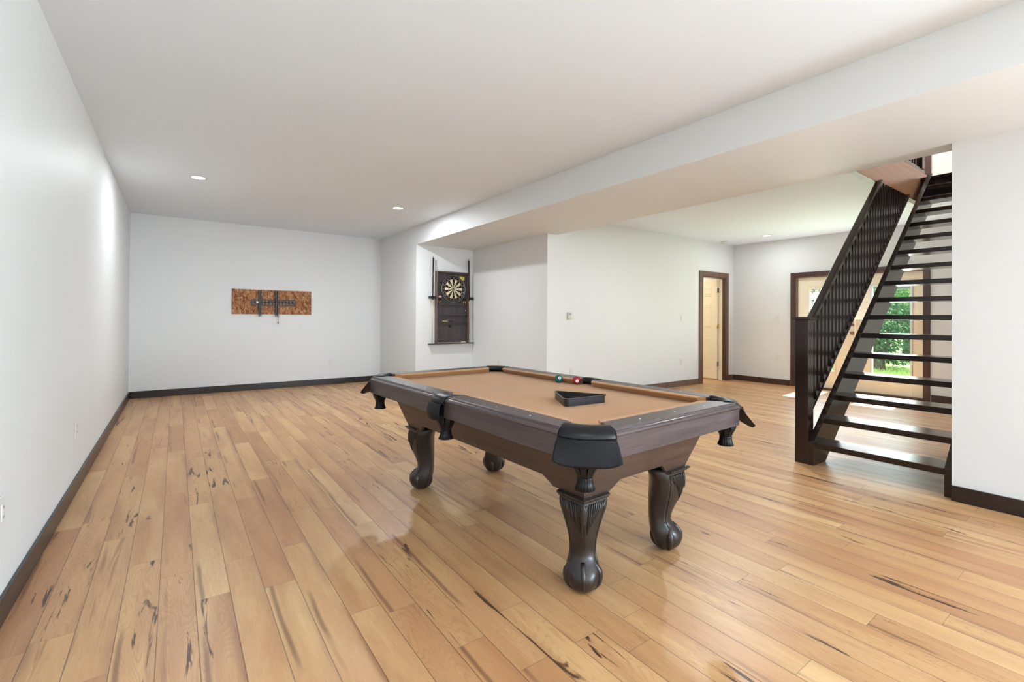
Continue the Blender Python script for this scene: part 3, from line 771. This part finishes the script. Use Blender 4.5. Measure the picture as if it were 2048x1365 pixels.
# pockets ----------------------------------------------------------
def net(cx, cy, ztop, zneck, zbot, r0):
    """straps hanging from the iron plus a fringe"""
    m = MB()
    for j in range(10):
        a = 2 * math.pi * j / 10; c_, s_ = math.cos(a), math.sin(a); t_ = Vector((-s_, c_, 0))
        pts = [(r0, ztop), (r0 * 1.04, (ztop * 2 + zneck) / 3), (r0 * .92, (ztop + 2 * zneck) / 3), (r0 * .68, (ztop + 6 * zneck) / 7), (.026, zneck)]
        rings = []
        for r_, z in pts:
            b = Vector((cx + c_ * r_, cy + s_ * r_, z)); n_ = Vector((c_, s_, 0)); wv = .0125 if z > zneck + .02 else (.0105 if z > zneck + .005 else .008)
            rings.append([b - t_ * wv, b + t_ * wv, b + t_ * wv + n_ * .002, b - t_ * wv + n_ * .002])
        m.loft(rings, smooth=False)
    return m
def fringe(cx, cy, zneck, zbot):
    m = MB().lathe([(.025, zneck + .006), (.028, zneck), (.027, zneck - .006), (.029, (zneck + zbot) / 2), (.037, zbot + .002), (.034, zbot), (.01, zbot + .01)], (cx, cy, 0), 48, flute=.1, fn=16)
    return m
def corner_pocket():
    """diag frame: +x outward along the diagonal from the point (.523,.95) side; s sideways"""
    r2 = math.sqrt(.5)
    p = empty('pocket', (0, 0, 0)); p.parent = tb
    # plan curves, table frame for the (+,+) corner then rotated into place
    def bez(P, t):
        Q = [Vector(q) for q in P]
        while len(Q) > 1: Q = [a.lerp(b, t) for a, b in zip(Q, Q[1:])]
        return Q[0]
    inn = [(.54, .90), (.53, .975), (.50, 1.0), (.437, 1.035)]
    out = [(.632, .938), (.622, 1.02), (.558, 1.09), (.476, 1.101)]
    N = 22; rings = []
    for i in range(N + 1):
        t = i / N; a = bez(inn, t); c_ = bez(out, t)
        dr = (c_ - a); 
        def pt(v, z): return (v.x, v.y, z)
        q = [pt(a, .760), pt(a, ZR - .002), pt(a.lerp(c_, .1), ZR + .004), pt(a.lerp(c_, .35), ZR + .006), pt(a.lerp(c_, .6), ZR + .002), pt(a.lerp(c_, .82), ZR - .007), pt(a.lerp(c_, .95), ZR - .02), pt(c_, ZR - .032), pt(a.lerp(c_, .97), ZR - .041), pt(a.lerp(c_, .8), ZR - .041)]
        rings.append(q)
    m = MB().loft(rings); col_ = fixn(m.build('collar', M['leather'], p))
    # skirt
    rows = 12; cols = 24; vs = []; fs = []; uvs = []
    for r_ in range(rows + 1):
        v = r_ / rows
        for c2 in range(cols + 1):
            u = -1 + 2 * c2 / cols; t = .5 + .5 * u * .93
            b = bez(out, t); nrm = Vector((r2, r2)); tan = Vector((-r2, r2))
            edge = 1 - .0 * u
            flare = .006 + .026 * v ** 1.3 + .030 * u * u * v ** .8
            spread = .022 * u * v ** .6
            drop = .094 * (1 - .22 * abs(u) ** 4) * v
            q = Vector((b.x, b.y)) + nrm * flare + tan * spread
            vs.append((q.x, q.y, ZR - .034 - drop)); uvs.append((u * 10, v * 8))
    for r_ in range(rows):
        for c2 in range(cols):
            k_ = r_ * (cols + 1) + c2; fs.append((k_, k_ + 1, k_ + cols + 2, k_ + cols + 1))
    m = MB().add(vs, fs, True); o = m.build('skirt', M['quilt'], p)
    ul = o.data.uv_layers.new(name='uv')
    for lp in o.data.loops: ul.data[lp.index].uv = uvs[lp.vertex_index]
    sd = o.modifiers.new('thickness', 'SOLIDIFY'); sd.thickness = .0025
    w_ = MB()
    pts = [bez(out, .035 + .93 * i / 20) for i in range(21)]; w_.tube([(q.x + .003 * r2, q.y + .003 * r2, ZR - .040) for q in pts], .0022, 6); w_.build('welt', M['leather'], col_)
    wl = MB(); N2 = 16; rs = []
    for zz, k2 in ((.758, 1.), (.70, 1.)):
        rs.append([(bez(inn, i / N2).x + .004, bez(inn, i / N2).y + .004, zz) for i in range(N2 + 1)])
    wl.loft(rs, closed=False, smooth=True); ww = wl.build('liner', M['leather'], p); sd = ww.modifiers.new('thickness', 'SOLIDIFY'); sd.thickness = .004
    cx, cy = .538, .998
    net(cx, cy, .735, .604, .58, .050).build('net', M['leather'], p)
    fringe(cx, cy, .602, .556).build('fringe', M['leather'], p)
    return p
def side_pocket():
    p = empty('pocket', (0, 0, 0)); p.parent = tb
    N = 20; rings = []
    for i in range(N + 1):
        t = -1 + 2 * i / N; y = t * .062
        xi = .540 + .026 * (1 - t * t); xo = .648 + .012 * (1 - t * t) ** .5
        xs_ = lambda k: xi + (xo - xi) * k
        rings.append([(xi, y, .76), (xi, y, ZR - .002), (xs_(.12), y, ZR + .004), (xs_(.4), y, ZR + .005), (xs_(.7), y, ZR), (xs_(.92), y, ZR - .012), (xo, y * 1.02, ZR - .03), (xs_(.95), y, ZR - .04), (xs_(.8), y, ZR - .04)])
    fixn(MB().loft(rings).build('collar', M['leather'], p))
    rows, cols = 10, 14; vs = []; fs = []; uvs = []
    for r_ in range(rows + 1):
        v = r_ / rows
        for c2 in range(cols + 1):
            u = -1 + 2 * c2 / cols
            x = .655 + .005 * (1 - u * u) + .022 * math.sin(v * 2.4) * (1 - .3 * u * u); y = u * (.062 + .008 * v)
            vs.append((x, y, ZR - .034 - v * .088 * (1 - .12 * u * u))); uvs.append((u * 5, v * 8))
    for r_ in range(rows):
        for c2 in range(cols):
            k_ = r_ * (cols + 1) + c2; fs.append((k_, k_ + 1, k_ + cols + 2, k_ + cols + 1))
    o = MB().add(vs, fs, True).build('skirt', M['quilt'], p)
    ul = o.data.uv_layers.new(name='uv')
    for lp in o.data.loops: ul.data[lp.index].uv = uvs[lp.vertex_index]
    sd = o.modifiers.new('thickness', 'SOLIDIFY'); sd.thickness = .0025
    cx = .592
    net(cx, 0, .735, .606, .57, .048).build('net', M['leather'], p)
    fringe(cx, 0, .604, .560).build('fringe', M['leather'], p)
    return p
cpk = corner_pocket()
for i, (sx, sy) in enumerate(((1, 1), (-1, 1), (-1, -1), (1, -1))):
    q = cpk if i == 0 else copy_tree(cpk, tb)
    q.scale = (sx, sy, 1); q.location = (-.022 if sx > 0 else 0, -.012 if sy > 0 else 0, 0)
spk = side_pocket(); q = copy_tree(spk, tb); q.scale = (-1, 1, 1); spk.location = (-.022, -.035, 0); q.location = (0, -.04, 0)

def tloc(x, y, z):
    c_, s_ = math.cos(TH), math.sin(TH); return (C0[0] + c_ * x - s_ * y, C0[1] + s_ * x + c_ * y, z)
# balls
def digit(par, d, face, r, mat):
    """a number disc and digit wrapped on the ball, facing direction `face`"""
    f = Vector(face).normalized(); right = Vector((0, 0, 1)).cross(f).normalized(); up = f.cross(right)
    m = MB(); rings = []
    for rr in (0.001, .004, .008, .0105):
        rings.append([(f * math.sqrt(r * r - rr * rr) * 1.006 + (right * math.cos(a) + up * math.sin(a)) * rr) for a in [2 * math.pi * j / 20 for j in range(20)]])
    fixn(m.loft(rings, caps=False).build('number_disc', M['white'], par))
    strokes = {'6': [[(.003, .005), (-.001, .0058), (-.0032, .002), (-.0033, -.002), (-.002, -.005), (.001, -.0055), (.003, -.0035), (.003, -.001), (.001, .001), (-.0028, 0)]],
               '3': [[(-.003, .004), (0, .0057), (.003, .0037), (.0022, .001), (-.0004, .0004), (.0026, -.0005), (.0032, -.0035), (0, -.0057), (-.003, -.004)]], 
               '7': [[(-.003, .005), (.003, .005), (0, -.005)]], '1': [[(-.0012, .004), (.0006, .0052), (.0006, -.0052)]]}[d]
    m = MB()
    for s_ in strokes:
        pts = [f * math.sqrt(r * r - x * x - y * y) * 1.012 + right * x + up * y for x, y in s_]
        m.tube(pts, .0009, 6)
    m.build('number', M['ink'], par)
def ball(x, y, z, mat, label, dig=None, face=None, loc=None):
    r = .0286; o = MB().sphere((0, 0, 0), r, 32).build('pool_ball', M[mat]); o.location = loc or tloc(x, y, z)
    tag(o, label, 'ball', 'pool balls')
    if dig: digit(o, dig, face, r, M['white'])
ball(.436, .169, ZBED + .0286, 'green', 'green pool ball with a number, near the far side cushion', '6', (-.45, -1, .38))
ball(.478, .034, ZBED + .0286, 'red', 'dark red pool ball with a number, beside the far side pocket', '3', (-.75, -1, -.1))
ball(0, 0, 0, 'yell', 'yellow pool ball inside the near corner pocket', loc=tloc(-.538, -.998, .662))
# triangle rack
TR = [(1.757, 2.035), (1.917, 1.750), (1.607, 1.771)]
def rack():
    cx = sum(p[0] for p in TR) / 3; cy = sum(p[1] for p in TR) / 3
    # regularise to an equilateral triangle
    e = empty('ball_rack', (cx, cy, ZBED), 0, 'black plastic triangle rack lying on the camel cloth', 'rack')
    def outline(k, rad):
        pts = []
        P_ = [Vector((p[0] - cx, p[1] - cy)) * k for p in TR]
        for i in range(3):
            a, b, c_ = P_[i - 1], P_[i], P_[(i + 1) % 3]
            d1 = (a - b).normalized(); d2 = (c_ - b).normalized()
            for j in range(7):
                t = j / 6; s_ = b + d1 * rad; e_ = b + d2 * rad
                pts.append((1 - t) ** 2 * s_ + 2 * t * (1 - t) * b + t * t * e_)
        return pts
    o1, o2, o3, i1 = outline(1.0, .045), outline(.955, .042), outline(1.0, .045), outline(.925, .04)
    N = len(o1); H_ = .042
    prof = [(o2, 0), (o2, H_ - .006), (o1, H_ - .005), (o1, H_), (i1, H_), (i1, 0)]
    rings = [[(p.x, p.y, z) for p in ring] for ring, z in prof]
    m = MB(); m.loft(rings + [rings[0]], caps=False, smooth=False)
    fixn(m.build('frame', M['rackmat'], e, bevel=.0012))
rack()

# ------------------------------------------------------------------ dart cabinet in the alcove
Yw = YN
dc = empty('dart_cabinet', (3.85, Yw, .78), 0, 'dark wood dartboard cabinet on the alcove wall', 'cabinet')
def A(mb, n_, m_, par, org, bevel=0.): mb.xform(Matrix.Translation((-org[0], -org[1], -org[2]))); return mb.build(n_, m_, par, bevel=bevel)
og = (3.85, Yw, .78)
bx0, bx1, bz0, bz1 = 3.556, 4.146, .79, 1.978
dk = wood('dart_cabinet_wood', srgb(54, 46, 48), srgb(76, 66, 66), .5, 'Z', 10); dke = wood('dart_cabinet_edge', srgb(84, 68, 60), srgb(110, 92, 82), .5, 'Z', 10)
A(MB().box(bx0, bx1, Yw - .012, Yw - .001, bz0, bz1), 'back_panel', dk, dc, og)
fr = MB().box(bx0 - .02, bx0, Yw - .07, Yw - .001, bz0 - .012, bz1 + .02).box(bx1, bx1 + .02, Yw - .07, Yw - .001, bz0 - .012, bz1 + .02).box(bx0, bx1, Yw - .07, Yw - .001, bz1, bz1 + .02)
A(fr, 'frame', dke, dc, og, .002)
for z in (1.444, 1.262, 1.139): A(MB().box(bx0, bx1, Yw - .055, Yw - .012, z - .007, z + .007), 'shelf', dk, dc, og)
bs = MB().box(3.41, 4.262, Yw - .085, Yw - .001, .765, .78)
A(bs, 'base_shelf', wood('base_shelf_wood', srgb(60, 44, 40), srgb(88, 66, 58), .4, 'X'), dc, og, .002)
arm_ = MB().box(3.415, 3.53, Yw - .06, Yw - .001, 1.528, 1.572).box(3.415, 3.44, Yw - .1, Yw - .06, 1.53, 1.57).box(3.462, 3.485, Yw - .1, Yw - .06, 1.53, 1.57)
A(arm_, 'cue_clip', M['blackmetal'], dc, og, .003)
arm_ = MB().box(4.17, 4.255, Yw - .06, Yw - .001, 1.528, 1.572)
A(arm_, 'cue_clip', M['blackmetal'], dc, og, .003)
db = empty('dartboard', (3.86, Yw - .012, 1.705), 0, 'round dartboard with cream and black wedges on the dart cabinet', 'dartboard')
MB().lathe([(.19, 0), (.2255, -.003), (.2255, -.038), (.215, -.041), (.001, -.041)], axis='Y', n=64).build('board', M['dart'], db)
wr = MB()
def circ(r, n=48): return [(r * math.cos(2 * math.pi * i / n), -.0425, r * math.sin(2 * math.pi * i / n)) for i in range(n + 1)]
for r_, t_ in ((.170, .0009), (.162, .0007), (.107, .0007), (.099, .0007), (.205, .0016)): wr.tube(circ(r_), t_, 5)
for i in range(20):
    a = math.pi / 20 + i * math.pi / 10; wr.tube([(.016 * math.cos(a), -.0425, .016 * math.sin(a)), (.170 * math.cos(a), -.0425, .170 * math.sin(a))], .0007, 4)
fixn(wr.build('wire_frame', M['wire'], db))
nums = [20, 1, 18, 4, 13, 6, 10, 15, 2, 17, 3, 19, 7, 16, 8, 11, 14, 9, 12, 5]
for i, nn in enumerate(nums):
    a = math.pi / 2 - i * math.pi / 10
    cu = bpy.data.curves.new('number', 'FONT'); cu.body = str(nn); cu.size = .026; cu.align_x = 'CENTER'; cu.align_y = 'CENTER'; cu.extrude = .0006
    tmp = bpy.data.objects.new('number_text', cu); me = bpy.data.meshes.new_from_object(tmp); bpy.data.objects.remove(tmp)
    o = bpy.data.objects.new('number', me); COL.objects.link(o); o.parent = db
    me.materials.clear(); me.materials.append(M['wire']); o.location = (.189 * math.cos(a), -.0425, .189 * math.sin(a)); o.rotation_euler = (math.pi / 2, 0, 0)
MB().lathe([(.2255, -.038), (.229, -.038), (.229, -.0425), (.2255, -.0425), (.2255, -.038)], axis='Y', n=64, caps=False).build('rim', M['wire'], db)

def cue(x0, z0, x1, z1, y, label):
    e = empty('pool_cue', (x0, y, z0), 0, label, 'pool cue', 'pool cues beside the dart cabinet')
    L_ = Vector((x1 - x0, 0, z1 - z0)); f = lambda t: tuple(L_ * t)
    MB().tube([f(.0), f(.5)], [.0062, .0092], 12).build('shaft', M['cuewood'], e)
    MB().tube([f(.5), f(.985)], [.0096, .0148], 12).build('butt', M['cueblack'], e)
    MB().tube([f(.985), f(.992)], [.0150, .0150], 12).build('ring', M['pearl'], e)
    MB().tube([f(.992), f(1.0)], [.0140, .012], 12).build('bumper', M['cueblack'], e)
cue(3.447, .781, 3.462, 2.228, Yw - .083, 'pool cue left of the dart cabinet, black butt up')
cue(4.176, .781, 4.136, 2.23, Yw - .083, 'pool cue right of the dart cabinet, black butt up')
def dart(x, z, label):
    e = empty('dart', (x, Yw - .035, z), 0, label, 'dart', 'darts in the cabinet rack')
    MB().tube([(0, 0, -.012), (0, 0, .045)], [.0065, .0065], 8).build('barrel', M['brass'], e)
    m = MB()
    for a in (0, math.pi / 2):
        c_, s_ = math.cos(a) * .014, math.sin(a) * .014; m.box(-max(abs(c_), .0006), max(abs(c_), .0006), -max(abs(s_), .0006), max(abs(s_), .0006), .052, .08)
    m.tube([(0, 0, .045), (0, 0, .055)], .002, 6); m.build('flight', M['cueblack'], e)
dart(3.592, 1.462, 'brass dart standing at the left end of the top shelf'); dart(3.628, 1.462, 'brass dart standing beside the leftmost one')
dart(4.062, 1.462, 'brass dart standing below the right side of the board'); dart(4.102, 1.462, 'brass dart standing at the right end of the top shelf')
nt_ = MB().box(3.995, 4.092, Yw - .0165, Yw - .013, 1.866, 1.93)
tag(nt_.build('paper_note', M['yellow']), 'yellow paper note stuck beside the dartboard', 'note')
pb = MB().sphere((3.60, Yw - .066, 1.566), .022, 16, (1.4, .8, .8)); o = fixn(pb.build('cloth_pad', plain('pinkish_pad', srgb(206, 160, 148), .7)))
tag(o, 'small pink rounded pad on the cue clip left of the board', 'pad')
mk = empty('marker_pen', (3.66, Yw - .04, 1.153), 0, 'pale yellow marker pen lying on the lowest shelf', 'pen')
MB().tube([(0, 0, 0), (.10, 0, 0)], .0075, 10).build('barrel', M['yellow'], mk); MB().tube([(.10, 0, 0), (.2, 0, 0)], [.006, .004], 10).build('cap', M['cueblack'], mk)
tag(MB().box(3.80, 3.84, Yw - .045, Yw - .012, 1.05, 1.09).build('latch', M['blackmetal'], bevel=.004), 'small black latch below the lowest shelf of the dart cabinet', 'latch')
tag(MB().sphere((4.105, Yw - .045, 1.335), .0075, 10).build('chalk_ball', M['pearl']), 'tiny white bead at the right inside edge of the dart cabinet', 'bead')
tag(MB().box(4.02, 4.10, Yw - .06, Yw - .03, .781, .803).build('wooden_block', M['cuewood'], bevel=.005), 'small wooden block on the base shelf of the dart cabinet', 'block')

# ------------------------------------------------------------------ tv mount on the back wall
Yb = YB
bd = MB().box(.732, 1.936, Yb - .013, Yb - .0005, 1.251, 1.657); tag(bd.build('osb_board', M['osb']), 'tan OSB board screwed flat to the back wall', 'board')
tv = empty('tv_mount', (1.34, Yb - .014, 1.447), 0, 'black metal TV wall mount on the OSB board', 'tv mount')
og = (1.34, Yb - .014, 1.447)
rl = MB(); y0, y1 = Yb - .032, Yb - .0145
rl.box(1.005, 1.675, y0, y1, 1.483, 1.499).box(1.005, 1.675, y0, y1, 1.396, 1.412).box(1.005, 1.675, y1 - .004, y1, 1.436, 1.459)
for x in (1.005, 1.66): rl.box(x, x + .015, y0, y1, 1.412, 1.483)
x = 1.05
while x < 1.64: rl.box(x, x + .018, y1 - .004, y1, 1.412, 1.483); x += .052
A(rl, 'wall_rail', M['blackmetal'], tv, og)
A(MB().box(1.079, 1.115, y0 + .002, y0 + .006, 1.437, 1.462), 'level_label', M['pearl'], tv, og)
for x in (1.017, 1.652):
    for z in (1.425, 1.470): A(MB().lathe([(.007, 0), (.006, -.006), (.001, -.007)], (x + .006, y1 - .004, z), 10, axis='Y'), 'bolt', M['chrome'], tv, og)
for x in (1.115, 1.362):
    ar = MB().box(x, x + .010, y0 - .03, y0 - .001, 1.215, 1.64).box(x + .028, x + .038, y0 - .03, y0 - .001, 1.215, 1.64).box(x, x + .038, y0 - .006, y0 - .001, 1.24, 1.64).box(x, x + .038, y0 - .03, y0 - .001, 1.215, 1.222)
    A(ar, 'bracket_arm', M['blackmetal'], tv, og)
    A(MB().prism([(x + .036, 1.32), (x + .066, 1.345), (x + .062, 1.352), (x + .036, 1.345)], 'Y', y0 - .02, y0 - .008), 'latch', M['blackmetal'], tv, og)
A(MB().tube([(1.40, y0 - .01, 1.34), (1.412, y0 - .012, 1.30), (1.414, y0 - .008, 1.22), (1.408, y0, 1.14), (1.408, y0, 1.11)], .0028, 6).tube([(1.408, y0, 1.125), (1.407, y0, 1.09)], .006, 8), 'pull_cord', M['blackmetal'], tv, og)

# ------------------------------------------------------------------ wall plates, detectors, lights
def plate(kind, pos, nrm, label, w_=.072, h_=.117, group='wall plates'):
    e = empty({'outlet': 'wall_outlet', 'switch': 'light_switch'}[kind], pos, 0, label, kind, group)
    # build facing -Y then rotate
    MB().box(-w_ / 2, w_ / 2, -.006, -.0003, -h_ / 2, h_ / 2).build('cover_plate', M['plastic'], e, bevel=.003)
    if kind == 'outlet':
        f = MB().box(-.0165, .0165, -.0085, -.0055, -.034, .034).build('socket', M['plastic'], e, bevel=.001)
        q = MB()
        for z in (-.019, .019): q.box(-.0075, -.0058, -.0092, -.0083, z - .004, z + .006).box(.0058, .0075, -.0092, -.0083, z - .004, z + .005)
        q.build('slot', M['slot'], f)
    else:
        MB().box(-.016, .016, -.010, -.0055, -.033, .033).build('rocker', M['plastic'], e, bevel=.003)
    e.rotation_euler = (0, 0, math.atan2(nrm[1], nrm[0]) + math.pi / 2)
    return e
plate('outlet', (XL, 2.655, .432), (1, 0), 'white outlet low on the left wall, nearest the camera', w_=.08, h_=.13)
plate('outlet', (XL, 4.33, .432), (1, 0), 'white outlet on the left wall, halfway along it')
plate('outlet', (XL, 8.19, .44), (1, 0), 'small white outlet on the left wall close to the back corner')
plate('outlet', (2.276, YB, .40), (0, -1), 'white outlet on the back wall right of the TV mount')
plate('switch', (XN, 7.06, 1.25), (-1, 0), 'white switch on the alcove side wall beside the pool cue')
plate('outlet', (XN, 6.29, .47), (-1, 0), 'white outlet low on the alcove side wall')
plate('switch', (7.449, YD, 1.238), (0, -1), 'white switch left of the brown-cased cream door')
plate('outlet', (7.449, YD, .445), (0, -1), 'white outlet low on the wall left of the cream door')
plate('outlet', (4.747, YD, .425), (0, -1), 'white outlet on the middle wall above the green ball')
plate('switch', (XF, 4.225, 1.243), (-1, 0), 'white switch left of the french doors')
plate('outlet', (XF, 4.22, .50), (-1, 0), 'white outlet low on the wall left of the french doors')
th = empty('thermostat', (4.711, YD, 1.252), 0, 'white thermostat with grey display on the middle wall', 'thermostat')
MB().box(-.062, .062, -.006, 0, -.055, .055).build('back_plate', M['plastic'], th, bevel=.003)
MB().box(-.058, .012, -.03, -.006, -.048, .048).build('body', M['plastic'], th, bevel=.004)
MB().box(-.05, .0, -.0312, -.029, .008, .036).build('display', M['greyplastic'], th)
MB().box(-.045, -.03, -.032, -.029, -.02, -.01).box(-.02, -.005, -.032, -.029, -.02, -.01).build('button', M['greyplastic'], th)
sd_ = empty('smoke_detector', (8.516, 4.895, ZC), 0, 'white smoke detector on the ceiling near the cream door', 'smoke detector')
MB().lathe([(.062, -.001), (.064, -.012), (.058, -.016), (.05, -.034), (.036, -.04), (.001, -.041)], n=28).build('housing', M['plastic'], sd_)
MB().lathe([(.0575, -.0155), (.0575, -.0185), (.055, -.0185)], n=28).build('vent_ring', M['greyplastic'], sd_)

def can(x, y, z, label, power):
    e = empty('recessed_light', (x, y, z), 0, label, 'ceiling light', 'recessed ceiling lights')
    MB().lathe([(.062, -.0005), (.085, -.001), (.083, -.006), (.066, -.0085), (.062, -.006)], n=32, caps=False).build('trim_ring', M['plastic'], e)
    MB().lathe([(.063, -.0035), (.03, -.0045), (.001, -.005)], n=32).build('diffuser', M['lamp'], e)
    l = add_light('recessed_lamp', 'AREA', (0, 0, 0), (0, 0, -1), power, (.90, .96, 1.0), shape='DISK', size=.13)
    l.location = (x, y, z - .014)
P_ = 25
can(.187, 6.09, ZC, 'round recessed light above the left half of the back wall', 13)
can(2.459, 6.109, ZC, 'round recessed light nearest the beam, above the back wall', P_)
can(8.498, 4.092, ZC, 'round recessed light near the french doors', 5)
can(5.35, 3.0, ZC, 'added round recessed fill light beside the beam, out of sight behind it', 31)  # extra lamp added to brighten this side, hidden by the beam
for (x, y) in ((.187, .3), (.187, -2.4), (.187, -5.0), (2.459, -5.0)):  # unseen lamps added to light the room behind the camera
    can(x, y, ZC, 'added round recessed fill light on the ceiling outside the view', 9)
